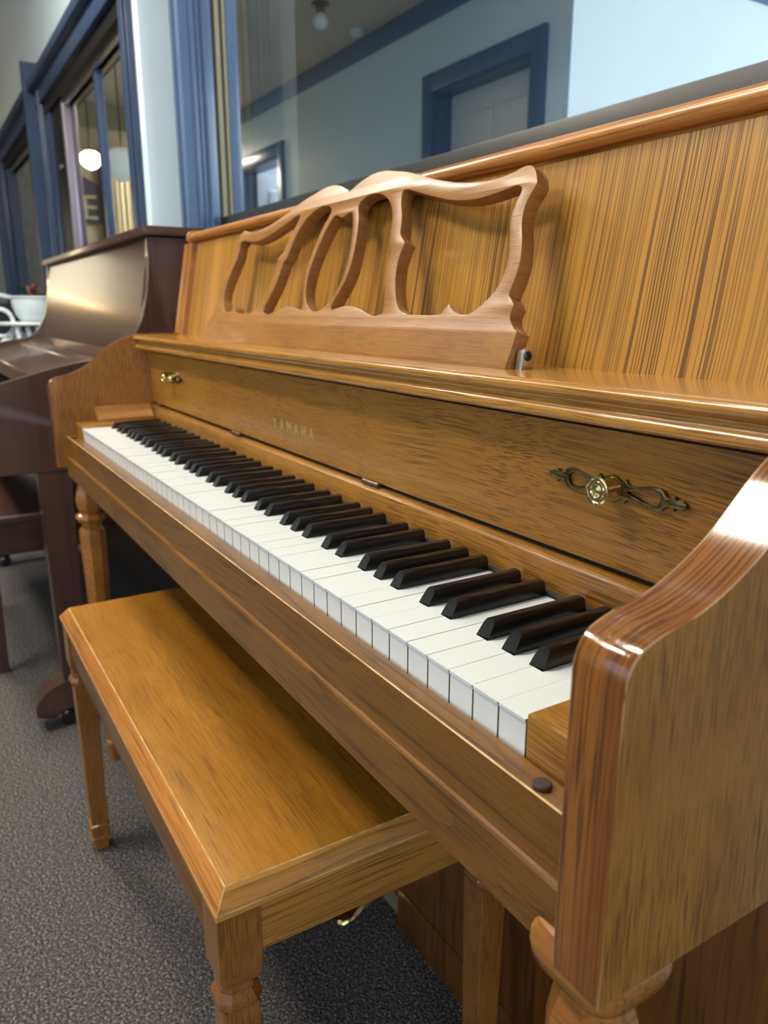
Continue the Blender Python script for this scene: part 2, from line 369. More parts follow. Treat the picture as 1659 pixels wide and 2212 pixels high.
# jogged wall with the sliding windows
b = NB()
WA0, WA1, WB0, WB1 = -3.05, -1.40, -4.9, -3.36
HZ, SZ = 1.93, 1.02
box(b, -8, XR, YF, YC, 0, SZ); box(b, -8, XR, YF, YC, HZ, CEIL)
box(b, WA1, XR, YF, YC, SZ, HZ); box(b, WB1, WA0, YF, YC, SZ, HZ); box(b, -8, WB0, YF, YC, SZ, HZ)
struct(obj('wall_left', b, M['wall']))
b = NB(); box(b, -8.1, -8.0, -4.1, YC, 0, CEIL); struct(obj('wall_far_left', b, M['beige']))
# walls behind the camera, each with a shop window
b = NB()
box(b, 4.0, 4.1, -4.1, 0.62, 0, 0.7); box(b, 4.0, 4.1, -4.1, 0.62, 2.4, CEIL); box(b, 4.0, 4.1, -4.1, -3.4, 0.7, 2.4); box(b, 4.0, 4.1, -0.4, 0.62, 0.7, 2.4)
struct(obj('wall_right', b, M['wall']))
b = NB()
box(b, -8, 4.1, -4.1, -4.0, 0, 0.8); box(b, -8, 4.1, -4.1, -4.0, 2.5, CEIL); box(b, -8, -1.3, -4.1, -4.0, 0.8, 2.5); box(b, 1.9, 4.1, -4.1, -4.0, 0.8, 2.5)
struct(obj('wall_front', b, M['wall']))

def casing(name, pieces, mat=None):
    b = NB()
    for p in pieces: box(b, *p)
    return struct(obj(name, b, mat or M['trim']))
# recessed window: moulded casing, jamb, weather strips, bottom rail, pane
b = NB()
z0, z1 = 1.12, 2.45
for (x0, x1, d) in ((XR, XR+0.016, 0.020), (XR+0.016, XR+0.028, 0.014), (XR+0.028, XR+0.036, 0.024), (XR+0.036, XR+0.062, 0.017), (XR+0.062, XJ, 0.022)):
    box(b, x0, x1, YC-d, YC, z0, z1, 0.002)
struct(obj('trim_1', b, M['trim']))
b = NB(); box(b, XJ, XJ+0.004, YC-0.022, 0.705, 1.15, 2.3, 0.001); struct(obj('trim_2', b, M['trim']))
b = NB(); box(b, XJ+0.004, XJ+0.012, YC+0.012, YC+0.024, 1.15, 2.3, 0.002); box(b, XJ+0.004, XJ+0.009, YC+0.034, YC+0.040, 1.15, 2.3, 0.001); box(b, XJ+0.004, XJ+0.014, YC+0.052, YC+0.062, 1.15, 2.3, 0.002); struct(obj('trim_6', b, M['trim']))
w1 = struct(bpy.data.objects.new('window_1', None)); COL.objects.link(w1); w1.location = (1.0, 0.72, 1.15)
b = NB(); box(b, XJ, 3.2, 0.712, 0.755, 1.15, 1.248, 0.003); obj('bottom_rail', b, M['bronze'], w1)
b = NB(); box(b, XJ-0.008, XJ+0.004, 0.705, 0.716, 1.15, 2.3); obj('shadow_gap', b, M['black'], w1)
b = NB(); box(b, XJ-0.008, XJ+0.006, 0.716, 0.732, 1.15, 2.3, 0.003); obj('weather_strip', b, M['olive'], w1)
b = NB(); box(b, XJ-0.008, XJ+0.001, 0.732, 0.742, 1.15, 2.3); obj('track', b, M['bronze'], w1)
b = NB(); box(b, XJ-0.008, XJ+0.006, 0.742, 0.753, 1.15, 2.3, 0.003); obj('weather_strip', b, M['olive'], w1)
b = NB(); box(b, XJ-0.008, XJ+0.010, 0.753, 0.79, 1.15, 2.3, 0.002); obj('stile', b, M['trim'], w1)
b = NB(); box(b, XJ+0.004, 3.2, 0.772, 0.777, 1.24, 2.3); obj('pane', b, M['glass'], w1)

# the sliding windows of the jogged wall
def sliding(name, x0, x1, mull, glass_only=True):
    w = struct(bpy.data.objects.new(name, None)); COL.objects.link(w); w.location = ((x0+x1)/2, YF, SZ)
    for (a, c) in ((x1, x1+0.10), (x0-0.10, x0)):
        b = NB(); box(b, a, c, YF-0.022, YF, SZ-0.1, 2.10, 0.004); box(b, a+0.07, a+0.09, YF-0.032, YF-0.02, SZ-0.1, 2.10, 0.003); obj('casing', b, M['navy'], w)
    b = NB(); box(b, x0-0.12, x1+0.12, YF-0.028, YF, 1.955, 2.03, 0.004); box(b, x0-0.14, x1+0.14, YF-0.06, YF, 2.03, 2.075, 0.006); obj('head_casing', b, M['navy'], w)
    b = NB(); box(b, x0, x1, YF-0.005, YF+0.11, HZ-0.03, HZ+0.03); obj('head_jamb', b, M['blackframe'], w)
    b = NB(); box(b, x0, x1, YF+0.02, YF+0.035, HZ-0.055, HZ-0.03); box(b, x0, x1, YF+0.06, YF+0.075, HZ-0.055, HZ-0.03); obj('track', b, M['steel'], w)
    b = NB(); box(b, x0, x0+0.10, YF+0.0, YF+0.11, SZ, HZ); obj('jamb', b, M['trim_dark'], w)
    b = NB(); box(b, x1-0.012, x1, YF, YF+0.11, SZ, HZ); obj('jamb', b, M['trim_dark'], w)
    b = NB(); box(b, x0, x1, YF, YF+0.11, SZ-0.02, SZ+0.02); obj('sill', b, M['blackframe'], w)
    for m_ in mull:
        b = NB(); box(b, m_-0.025, m_+0.025, YF+0.03, YF+0.06, SZ, HZ, 0.003); obj('sash_stile', b, M['trim_dark'], w)
    b = NB(); box(b, x0+0.1, x1, YF+0.045, YF+0.049, SZ, HZ); obj('pane', b, M['glass'], w)
    return w
w2 = sliding('window_2', WA0, WA1, (-2.04,))
b = NB(); box(b, WA0+0.1, WA0+0.34, YF+0.01, YF+0.08, SZ, HZ, 0.003); obj('sash_frame', b, M['blackframe'], w2)
b = NB(); box(b, WA0+0.34, WA0+0.38, YF+0.012, YF+0.05, SZ, HZ, 0.003); obj('sash_edge', b, M['sash_edge'], w2)
b = NB(); lathe(b, [(0.012, 0), (0.012, -0.012), (0.006, -0.016)], (WA0+0.27, YF+0.01, 1.62), 12, 'Y'); obj('latch', b, M['steel'], w2)
w3 = sliding('window_3', WB0, WB1, ())
b = NB(); box(b, WB0, WB1, YF+0.06, YF+0.09, SZ, HZ); obj('roller_blind', b, M['blind'], w3)
# narrow casing boards that stand proud between the windows, as in the photo
for i, x in enumerate((-3.20, -5.0)):
    casing('trim_%d' % (3+i), [(x-0.025, x+0.02, YF-0.075, YF, 0.3, 2.17)], M['navy'])

# ------------------------------------------------------------------ back hall seen through the panes
b = NB()
D1, D2, DZ = (-2.135, -1.378), (-4.95, -4.12), 2.04
for x0, x1 in ((HALL_X-7, D2[0]), (D2[1], D1[0]), (D1[1], HALL_X)): box(b, x0, x1, HALL_Y, HALL_Y+0.14, 0, 2.6)
for x0, x1 in (D1, D2): box(b, x0, x1, HALL_Y, HALL_Y+0.14, DZ, 2.6)
struct(obj('wall_hall', b, M['wall']))
b = NB(); box(b, HALL_X-0.14, HALL_X, HALL_Y+0.14, 6.5, 0, 2.6); struct(obj('wall_hall_side', b, M['wall']))
b = NB(); box(b, HALL_X, 2.5, 6.4, 6.5, 0, 2.6); struct(obj('wall_hall_end', b, M['wall']))
b = NB(); box(b, 2.5, 2.6, 0.84, 6.5, 0, 0.8); box(b, 2.5, 2.6, 0.84, 6.5, 2.5, 2.6); box(b, 2.5, 2.6, 0.84, 3.1, 0.8, 2.5); box(b, 2.5, 2.6, 5.3, 6.5, 0.8, 2.5)
struct(obj('wall_hall_right', b, M['wall']))
b = NB(); box(b, -8, 2.6, YC, 6.5, 2.485, 2.6); struct(obj('ceiling_hall', b, M['beige_ceiling']))
b = NB(); box(b, -6.1, -6.0, YC, HALL_Y, 0, 2.5); struct(obj('wall_hall_left', b, M['beige']))
b = NB(); box(b, -6.0, HALL_X, HALL_Y-0.018, HALL_Y, 2.378, 2.485, 0.004); box(b, HALL_X, HALL_X+0.018, HALL_Y-0.018, 6.4, 2.378, 2.485, 0.004)
struct(obj('trim_5', b, M['trim']))
b = NB(); box(b, -6.0, -5.2, YC+0.02, 2.2, 2.30, 2.485); struct(obj('ceiling_soffit', b, M['beige']))
def hall_door(name, x0, x1, leaf_mat):
    d = struct(bpy.data.objects.new(name, None)); COL.objects.link(d); d.location = ((x0+x1)/2, HALL_Y, 0)
    cw = 0.09
    for (a, c) in ((x0-cw, x0), (x1, x1+cw)):
        b = NB(); box(b, a, c, HALL_Y-0.025, HALL_Y, 0, DZ+cw, 0.004); obj('casing', b, M['trim'], d)
    b = NB(); box(b, x0, x1, HALL_Y-0.025, HALL_Y, DZ, DZ+cw, 0.004); obj('head_casing', b, M['trim'], d)
    for (a, c) in ((x0, x0+0.012), (x1-0.012, x1)):
        b = NB(); box(b, a, c, HALL_Y, HALL_Y+0.14, 0, DZ); obj('jamb', b, M['trim'], d)
    b = NB(); box(b, x0, x1, HALL_Y, HALL_Y+0.14, DZ-0.012, DZ); obj('head_jamb', b, M['trim'], d)
    YL = HALL_Y+0.10; w = x1-x0
    b = NB(); box(b, x0+0.012, x1-0.012, YL, YL+0.038, 0.01, DZ-0.012); leaf = obj('door_leaf', b, leaf_mat, d)
    for (u0, u1) in ((0.14, 0.46), (0.54, 0.86)):
        for (v0, v1) in ((0.12, 0.42), (0.47, 0.78), (0.83, 0.94)):
            b = NB(); box(b, x0+u0*w, x0+u1*w, YL-0.008, YL+0.004, v0*DZ, v1*DZ, 0.006, 1); obj('door_panel', b, leaf_mat, leaf)
    b = NB(); lathe(b, [(0.025, -0.001), (0.01, -0.015), (0.01, -0.035), (0.028, -0.05), (0.02, -0.07)], (x0+0.08, YL, 0.98), 14, 'Y'); obj('door_knob', b, M['brass_bright'], leaf)
    return d
hall_door('door_1', *D1, M['door'])
d2 = hall_door('door_2', *D2, M['door'])
for c_ in [c for c in d2.children if c.name.startswith('door_leaf')]:      # this door stands open, swung back into the bright room
    piv = Vector((D2[0]+0.02, HALL_Y+0.14, 0))
    rot_ = Matrix.Translation(piv) @ Matrix.Rotation(math.radians(96), 4, 'Z') @ Matrix.Translation(-piv)
    for o_ in [c_] + list(c_.children): o_.data.transform(rot_)
b = NB(); box(b, -6.2, -3.3, 4.2, 4.3, 0, 2.6); box(b, -6.3, -6.2, HALL_Y+0.14, 4.3, 0, 2.6); box(b, -3.4, -3.3, HALL_Y+0.14, 4.2, 0, 2.6)
struct(obj('wall_side_room', b, M['white_wall']))

# objects of the back hall
def xz(x, y, z): return (x, y, z)
EX = -6.0
d = struct(bpy.data.objects.new('door_3', None)); COL.objects.link(d); d.location = (EX, 1.45, 0)
for (a, c) in ((1.375, 1.395), (1.755, 1.80)):
    b = NB(); box(b, EX, EX+0.05, a, c, 0, 2.28); obj('casing', b, M['blackframe'], d)
b = NB(); box(b, EX, EX+0.05, 1.395, 1.755, 2.24, 2.28); obj('head_casing', b, M['blackframe'], d)
cu = thing('curtain', 'cream curtain hanging in folds in the dark doorway beyond the sliding window', 'curtain', (EX+0.1, 1.4, 0))
for k in range(4):
    b = NB(); y = 1.40 + k*0.088
    prof = [(EX+0.06+0.02*math.sin(t*1.9), y+0.084*t/6.0) for t in range(7)]
    prof = prof + [(px_+0.012, py_) for px_, py_ in prof[::-1]]
    prism(b, prof, 0.05, 2.06, 'Z'); obj('fold', b, M['cream'], cu)
sg = thing('wall_sign', 'navy sign with tan letter E seen through the sliding window', 'sign', (EX+0.02, 1.0, 1.5))
b = NB(); box(b, EX, EX+0.02, 1.13, 1.37, 1.68, 1.95); b2 = NB(); prism(b2, [(1.13, 1.95), (1.37, 1.95), (1.37, 2.00), (1.25, 2.06), (1.13, 2.14)], EX, EX+0.02, 'X'); merge(b, b2); obj('board', b, M['sign'], sg)
b = text_bm('E', 0.29, 0.006, lambda u, v, w: Vector((EX+0.025+w, 1.275+u, 1.715+v))); obj('letter', b, M['sign_letter'], sg)
def pendant(name, label, x, y, z, r, col, s):
    t = thing(name, label, 'lamp', (x, y, z), 'pendant lamps in the hall')
    b = NB(); tube(b, [(x, y, z+r*0.6), (x, y, 2.485)], 0.006); obj('stem', b, M['brass'], t)
    b = NB(); lathe(b, [(0.05, 0.0), (0.05, -0.02)], (x, y, 2.484), 16); obj('canopy', b, M['brass'], t)
    b = NB(); lathe(b, [(r*0.5, 0.62*r), (r*0.9, 0.35*r), (r, 0), (r*0.85, -0.45*r), (r*0.5, -0.8*r), (r*0.12, -0.95*r)], (x, y, z), 24); obj('glass_bowl', b, emit(name+'_glow', col, s), t)
    return t
pendant('pendant_lamp', 'glowing warm pendant lamp seen through the sliding window', -4.4, 0.985, 1.945, 0.075, (1.0, 0.82, 0.48), 9)
pendant('pendant_lamp', 'pale glowing bowl standing in for a lamp reflected in the sliding window', -3.6, 1.0, 1.805, 0.115, (0.80, 0.86, 0.78), 0.45)  # modelled bowl stands in for a lamp's reflection in the pane

fb_ = thing('bulb_fitting', 'clear globe bulb fitting on the hall ceiling behind the glass', 'lamp', (-2.53, 1.81, 2.485))
b = NB(); lathe(b, [(0.045, 0.0), (0.045, -0.012), (0.022, -0.022), (0.020, -0.045)], (-2.53, 1.81, 2.484), 18); obj('socket', b, M['brass'], fb_)
b = NB(); lathe(b, [(0.018, -0.044), (0.036, -0.065), (0.042, -0.085), (0.034, -0.110), (0.006, -0.124)], (-2.53, 1.81, 2.484), 18); obj('bulb', b, M['white'], fb_, 60)
sd = thing('smoke_detector', 'small white detector on the hall ceiling near the blue cornice', 'detector', (-2.78, 2.17, 2.485))
b = NB(); lathe(b, [(0.040, 0.0), (0.040, -0.016)], (-2.78, 2.17, 2.484), 20); obj('base', b, M['white'], sd)
b = NB(); lathe(b, [(0.034, -0.015), (0.030, -0.030), (0.010, -0.034)], (-2.78, 2.17, 2.484), 20); obj('cover', b, M['white'], sd)

# ------------------------------------------------------------------ ceiling lights of the showroom
def ceiling_light(x, y, w, l, col, s, label, CEIL=CEIL):
    t = thing('ceiling_light', label, 'lamp', (x, y, CEIL), 'ceiling lights')
    b = NB(); box(b, x-w/2-0.03, x+w/2+0.03, y-l/2-0.03, y+l/2+0.03, CEIL-0.05, CEIL-0.001, 0.004); obj('housing', b, M['white'], t)
    b = NB(); box(b, x-w/2, x+w/2, y-l/2, y+l/2, CEIL-0.062, CEIL-0.049, 0.003); obj('diffuser', b, emit('diffuser_glow', col, s), t)
    return t
WARM = (1.0, 0.91, 0.77)
ceiling_light(-1.6, -0.5, 0.34, 0.34, WARM, 155, 'warm square ceiling light above the dark walnut piano')
ceiling_light(-0.3, -1.12, 1.0, 0.3, WARM, 52, 'warm oblong ceiling light in front of the two pianos')
ceiling_light(0.25, -0.26, 0.34, 0.34, WARM, 62, 'warm square ceiling light above the oak piano keyboard')

fl = thing('added_sheen_lamp', 'added unseen floor lamp that puts a warm sheen on the walnut piano', 'lamp', (-4.5, -0.36, 0))  # unseen lamp added for the sheen on the walnut front panel
b = NB(); lathe(b, [(0.15, 0.0), (0.15, 0.012), (0.03, 0.03), (0.012, 0.05)], (-4.5, -0.36, 0), 24); obj('base', b, M['brass'], fl)
b = NB(); tube(b, [(-4.5, -0.36, 0.04), (-4.5, -0.36, 1.30)], 0.011); obj('pole', b, M['brass'], fl)
b = NB(); lathe(b, [(0.23, 1.20), (0.16, 1.55), (0.155, 1.55), (0.225, 1.20)], (-4.5, -0.36, 0), 28); obj('lamp_shade', b, emit('shade_glow', (1.0, 0.86, 0.62), 3.4), fl)
ceiling_light(-0.6, 1.25, 0.3, 0.3, (1.0, 0.90, 0.78), 6, 'added unseen square light that brightens the back hall', 2.485)  # added out of view to brighten the hall
ceiling_light(-4.9, 3.2, 0.5, 0.5, (0.82, 0.90, 1.0), 70, 'cool square ceiling light in the room beyond the open door', 2.485)
ceiling_light(-5.5, 1.95, 0.3, 0.3, (1.0, 0.84, 0.62), 100, 'added hidden square light that brightens the sign and curtained doorway', 2.30)  # tucked out of sight, added to light the sign wall

# ------------------------------------------------------------------ the oak upright piano
CX = 0.6123; PITCH = 0.02355; KZ = 0.73; NOTCH = 0.0465; KEND = 0.1375
AXL, AXR, AT = -0.068, 1.293, 0.0285        # inner faces of the arms, thickness
YS = 0.2156; LEAN = 0.1875                  # upper panel: y at z=.9044 and backward lean
def panel_y(z): return YS + (z - 0.9044)*LEAN
piano = thing('upright_piano', 'golden oak upright piano with open keyboard and fretwork music desk', 'piano', (CX, 0.24, 0))
# arms
prof = [(-0.0395, 0.648), (-0.0395, 0.700), (-0.0395, 0.750), (-0.0395, 0.795)]
top = smooth_line([(-0.0395, 0.795), (-0.0385, 0.8065), (-0.0335, 0.8145), (-0.0225, 0.8195), (-0.009, 0.8225), (0.0036, 0.8255), (0.020, 0.8325), (0.0385, 0.8435), (0.054, 0.8560), (0.067, 0.8680), (0.082, 0.8785), (0.1023, 0.8885), (0.1253, 0.8960), (0.150, 0.8985), (0.21, 0.8985)], closed=False, sub=3, sharp=70)
prof = prof[:-1] + top + [(0.30, 0.8985), (0.30, 0.648)]
for x0, x1 in ((AXL-AT, AXL), (AXR, AXR+AT)):
    b = NB(); prism(b, prof, x0, x1, 'X', uv=True, capmat=0, sidemat=1, bev=0.0007, wear=2)
    obj('arm', b, [M['oak_arm'], M['oak_arm_edge'], M['worn_arm']], piano)
# upper and lower case sides
for x0, x1 in ((AXL-AT+0.002, AXL), (AXR, AXR+AT-0.002)):
    b = NB(); prism(b, [(panel_y(0.8985)-0.002, 0.8985), (0.58, 0.8985), (0.58, 1.0704), (panel_y(1.0704)-0.002, 1.0704)], x0, x1, 'X', bev=0.001); obj('case_side', b, M['oak_z'], piano)
    b = NB(); box(b, x0, x1, 0.275, 0.58, 0.05, 0.648, 0.001); obj('lower_side', b, M['oak_z'], piano)
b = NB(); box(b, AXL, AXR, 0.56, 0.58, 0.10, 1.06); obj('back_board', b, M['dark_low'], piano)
# keybed, keyslip and its lower rail
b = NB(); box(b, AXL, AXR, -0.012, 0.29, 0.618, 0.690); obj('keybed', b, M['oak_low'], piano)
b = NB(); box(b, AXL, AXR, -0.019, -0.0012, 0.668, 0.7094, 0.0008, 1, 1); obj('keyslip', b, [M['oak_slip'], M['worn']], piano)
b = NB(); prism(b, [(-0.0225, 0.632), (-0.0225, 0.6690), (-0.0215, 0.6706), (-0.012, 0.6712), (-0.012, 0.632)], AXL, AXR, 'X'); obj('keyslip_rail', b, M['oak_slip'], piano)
b = NB(); lathe(b, [(0.0046, 0), (0.0052, 0.0006), (0.0052, 0.0020), (0.0044, 0.0027)], (1.2521, -0.0122, 0.7094), 24); obj('rubber_bumper', b, M['rubber'], piano)
b = NB(); lathe(b, [(0.0046, 0), (0.0052, 0.0006), (0.0052, 0.0020), (0.0044, 0.0027)], (2*CX-1.2521, -0.0122, 0.7094), 24); obj('rubber_bumper', b, M['rubber'], piano)
# cheek blocks and the moulded ledges above them
for s_ in (0, 1):
    x0, x1 = ((AXL, -0.0015), (52*PITCH+0.0015, AXR))[s_]
    b = NB(); box(b, x0, x1, -0.0005, 0.143, 0.70, 0.7348, 0.0012); obj('cheek_block', b, M['oak_x'], piano)
    e0, e1 = ((AXL, -0.030), (52*PITCH+0.030, AXR))[s_]
    b = NB()
    xs = [AXL, AXL+0.034, AXL+0.034, AXL+0.026, AXL+0.022, AXL+0.018, AXL+0.014, AXL]
    zs = [0.7348, 0.7348, 0.7405, 0.7435, 0.7480, 0.7520, 0.7620, 0.7620]
    pr = [(x if s_ == 0 else 2*CX - x, z) for x, z in zip(xs, zs)]
    prism(b, pr, 0.036, 0.143, 'Y', bev=0.0006); obj('cheek_ledge', b, M['oak_desk'], piano)
# key frame felt
b = NB(); box(b, 0, 52*PITCH, 0.1385, 0.1445, 0.700, 0.7325); obj('key_felt', b, M['felt'], piano)
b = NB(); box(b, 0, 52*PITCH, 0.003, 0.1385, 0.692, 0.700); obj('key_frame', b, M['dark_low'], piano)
# keys: 52 white, 36 black, in true order from A
letters = 'ABCDEFG'
boff = {'C': -0.0023, 'D': 0.0023, 'F': -0.0030, 'G': 0.0, 'A': 0.0030}     # sharp above that letter
HB = 0.0066
wmesh = {}
def white_mesh(nl, nr):
    k = (round(nl, 4), round(nr, 4))
    if k in wmesh: return wmesh[k]
    g = 0.00062; x0, x1 = g, PITCH-g
    def outline(y0, ins):
        pts = [(x0+ins, y0), (x1-ins, y0)]
        if nr: pts += [(x1-ins, NOTCH), (PITCH-nr-ins, NOTCH), (PITCH-nr-ins, KEND)]
        else: pts += [(x1-ins, KEND)]
        if nl: pts += [(nl+ins, KEND), (nl+ins, NOTCH), (x0+ins, NOTCH)]
        else: pts += [(x0+ins, KEND)]
        return pts
    bm = NB(); t = NB()
    prism(t, outline(0.0, 0.0), KZ-0.0022, KZ, 'Z')
    es = [e for e in t.edges if all(v.co.z > KZ-0.0002 for v in e.verts)] + [e for e in t.edges if abs(e.verts[0].co.x-e.verts[1].co.x) < 1e-6 and abs(e.verts[0].co.y) < 1e-6 and abs(e.verts[1].co.y) < 1e-6]
    bmesh.ops.bevel(t, geom=es, offset=0.0004, segments=2, affect='EDGES', profile=0.5)
    merge(bm, t)
    prism(bm, outline(0.0010, 0.00015), 0.7005, KZ-0.0021, 'Z')
    bm.normal_update()
    for f in bm.faces:
        f.material_index = 1 if abs(f.normal.x) > 0.9 else 0
    bmesh.ops.recalc_face_normals(bm, faces=bm.faces[:]); sharpen(bm, 40)
    me = bpy.data.meshes.new('white_key'); bm.to_mesh(me); bm.free(); me.materials.append(M['ivory']); me.materials.append(M['keywood_gap'])
    wmesh[k] = me; return me
def black_mesh():
    half = [(0.0062, -0.020), (0.0062, 0.0), (0.0058, 0.0045), (0.0053, 0.0080), (0.0047, 0.0102), (0.0038, 0.0115), (0.0026, 0.0121), (0.0010, 0.0123)]
    sec = half + [(-x, z) for x, z in half[::-1]]
    y0 = NOTCH + 0.0006
    rings = []
    for yo, k, sl in ((0.0, 0.985, 0.62), (0.0005, 1.0, 0.62), (0.090, 1.0, 0.02), (0.0907, 0.96, 0.02)):
        rings.append([(x*k, y0 + yo + max(z, 0)*sl, KZ + (z*k if z > 0 else z)) for x, z in sec])
    bm = NB(); loft(bm, rings)
    bmesh.ops.recalc_face_normals(bm, faces=bm.faces[:]); sharpen(bm, 38)
    me = bpy.data.meshes.new('black_key'); bm.to_mesh(me); bm.free(); me.materials.append(M['ebony']); return me
bme = black_mesh()
for i in range(52):
    c = letters[i % 7]; prev = letters[(i-1) % 7]
    nr = HB - boff[c] if (c in boff and i < 51) else 0.0
    nl = HB + boff[prev] if (prev in boff and i > 0) else 0.0
    o = link('white_key', white_mesh(nl, nr), piano, (i*PITCH, 0, random.uniform(-0.0002, 0.0002)))
    if c in boff and i < 51:
        link('black_key', bme, piano, ((i+1)*PITCH + boff[c], 0, random.uniform(-0.0002, 0.0002)))
# strip behind the keys
b = NB(); prism(b, [(0.1447, 0.7335), (0.1445, 0.7540), (0.1452, 0.7565), (0.1500, 0.7598), (0.1600, 0.7598), (0.1600, 0.70), (0.1447, 0.70)], AXL, AXR, 'X', bev=0.0004); obj('key_strip', b, M['oak_strip'], piano)
# fallboard with hinges, handles and lettering
b = NB(); prism(b, [(0.1517, 0.7650), (0.1505, 0.7668), (0.1505, 0.8630), (0.163, 0.8630), (0.163, 0.7650)], AXL+0.0008, AXR-0.0008, 'X'); fall = obj('fallboard', b, M['oak_x'], piano)
b = NB(); box(b, AXL, AXR, 0.158, 0.166, 0.752, 0.872); obj('fallboard_backing', b, M['black'], piano)
for x in (-0.022, 0.4005, 0.803, 1.2255):
    b = NB()
    for k in range(4): lathe(b, [(0.0026, 0.0002+k*0.0082), (0.0030, 0.0006+k*0.0082), (0.0030, 0.0078+k*0.0082), (0.0026, 0.0081+k*0.0082)], (x-0.016, 0.1508, 0.7625), 10, 'X')
    obj('hinge', b, M['hinge'], fall)
def handle(cx, cz):
    U = [(9, 5.5), (10.5, 7.5), (12.0, 8.4), (13.0, 6.4), (15.5, 4.9), (21, 5.2), (29, 6.6), (35, 7.7), (40, 7.9), (43.6, 6.7), (44.6, 4.6), (46.8, 2.9), (50.5, 2.9), (52.8, 5.0), (53.2, 2.9), (55.5, 2.8), (59, 2.8), (61.3, 1.6), (61.9, 0)]
    right = [(u*1e-3, v*1e-3) for u, v in U] + [(u*1e-3, -v*1e-3) for u, v in U[::-1][1:]]
    left = [(-u, -v) for u, v in right]
    hub = [(0.0095*math.cos(t), 0.0095*math.sin(t)) for t in [math.radians(a) for a in (130, 110, 90, 70, 50)]]
    outline = right[::-1]
    full = [(u, v) for u, v in right[::-1]]         # from lower hub round the right end to the upper hub
    # build clockwise ring: right lobe, bottom hub, left lobe, top hub
    ring = right + [(0.0095*math.cos(math.radians(a)), 0.0095*math.sin(math.radians(a))) for a in (-50, -70, -90, -110, -130)] + left + [(0.0095*math.cos(math.radians(a)), 0.0095*math.sin(math.radians(a))) for a in (130, 110, 90, 70, 50)]
    Hh = [(13.2, 0.0), (19, 1.6), (27, 3.6), (34, 4.9), (38.5, 4.6), (41, 2.5), (41.4, 0)]
    h = [(u*1e-3, v*1e-3) for u, v in Hh] + [(u*1e-3, -v*1e-3) for u, v in Hh[::-1][1:-1]]
    h2 = [(-u, v) for u, v in h]
    bm = flat_mesh('plate', [ring, h, h2], 0.0036, 0.0009, lambda u, v, w: Vector((cx+u, 0.1487-w, cz+v)))
    p = obj('handle', bm, M['brass'], piano, 25)
    b = NB(); lathe(b, [(0.0082, -0.0035), (0.0078, -0.006), (0.0072, -0.0075), (0.0062, -0.0125), (0.0066, -0.0145), (0.0098, -0.0160), (0.0103, -0.0168), (0.0101, -0.0176), (0.0086, -0.0181), (0.0080, -0.0176), (0.0070, -0.0176), (0.0064, -0.0184), (0.0052, -0.0184), (0.0046, -0.0176), (0.0036, -0.0178), (0.0022, -0.0186), (0.0005, -0.0188)], (cx, 0.1505, cz), 40, 'Y')
    obj('knob', b, M['brass_bright'], p, 30)
handle(1.1400, 0.8236); handle(2*CX-1.1400, 0.8236)
for k, ch in enumerate('YAMAHA'):
    xx = CX - 0.007 + (k-2.5)*0.0222
    b = text_bm(ch, 0.0205, 0.0003, lambda u, v, w: Vector((xx+u*0.92, 0.1503-w, 0.7895+v))); obj('letter', b, M['decal'], fall)
# music shelf
nose = [(0.250, 0.8955), (0.1300, 0.8955), (0.1245, 0.8948), (0.1218, 0.8928), (0.1212, 0.8900), (0.1222, 0.8875), (0.1250, 0.8862), (0.1275, 0.8850), (0.1290, 0.8825), (0.1285, 0.8800), (0.1268, 0.8782), (0.1250, 0.8765), (0.1243, 0.8735), (0.1250, 0.8708), (0.1275, 0.8692), (0.1330, 0.8685), (0.250, 0.8685)]
b = NB(); prism(b, nose, AXL+0.0005, AXR-0.0005, 'X'); obj('music_shelf', b, M['oak_shelf'], piano, 60)
# upper panel (leans back) with side stiles, and the lid
def slab(z0, z1, x0, x1, t, off=0.0):
    bm = NB(); prism(bm, [(panel_y(z0)+off, z0), (panel_y(z1)+off, z1), (panel_y(z1)+t, z1), (panel_y(z0)+t, z0)], x0, x1, 'X'); return bm
obj('upper_panel', slab(0.8955, 1.0706, AXL+0.020, AXR-0.020, 0.024, 0.010), M['oak_panel'], piano)
obj('stile', slab(0.8955, 1.0706, AXL-0.002, AXL+0.020, 0.02), M['oak_z'], piano)
obj('stile', slab(0.8955, 1.0706, AXR-0.020, AXR+0.002, 0.02), M['oak_z'], piano)
lp = [(0.60, 1.0925), (0.266, 1.0925), (0.2575, 1.0918), (0.2520, 1.0895), (0.2492, 1.0858), (0.2486, 1.0815), (0.2502, 1.0775), (0.2540, 1.0748), (0.2600, 1.0738), (0.2615, 1.0704), (0.60, 1.0704)]
b = NB(); prism(b, lp, AXL-0.012, AXR+0.042, 'X')
es = [e for e in b.edges if abs(e.verts[0].co.x-e.verts[1].co.x) < 1e-6]
bmesh.ops.bevel(b, geom=es, offset=0.004, segments=3, affect='EDGES')
obj('lid', b, M['oak_edge_x'], piano, 50)
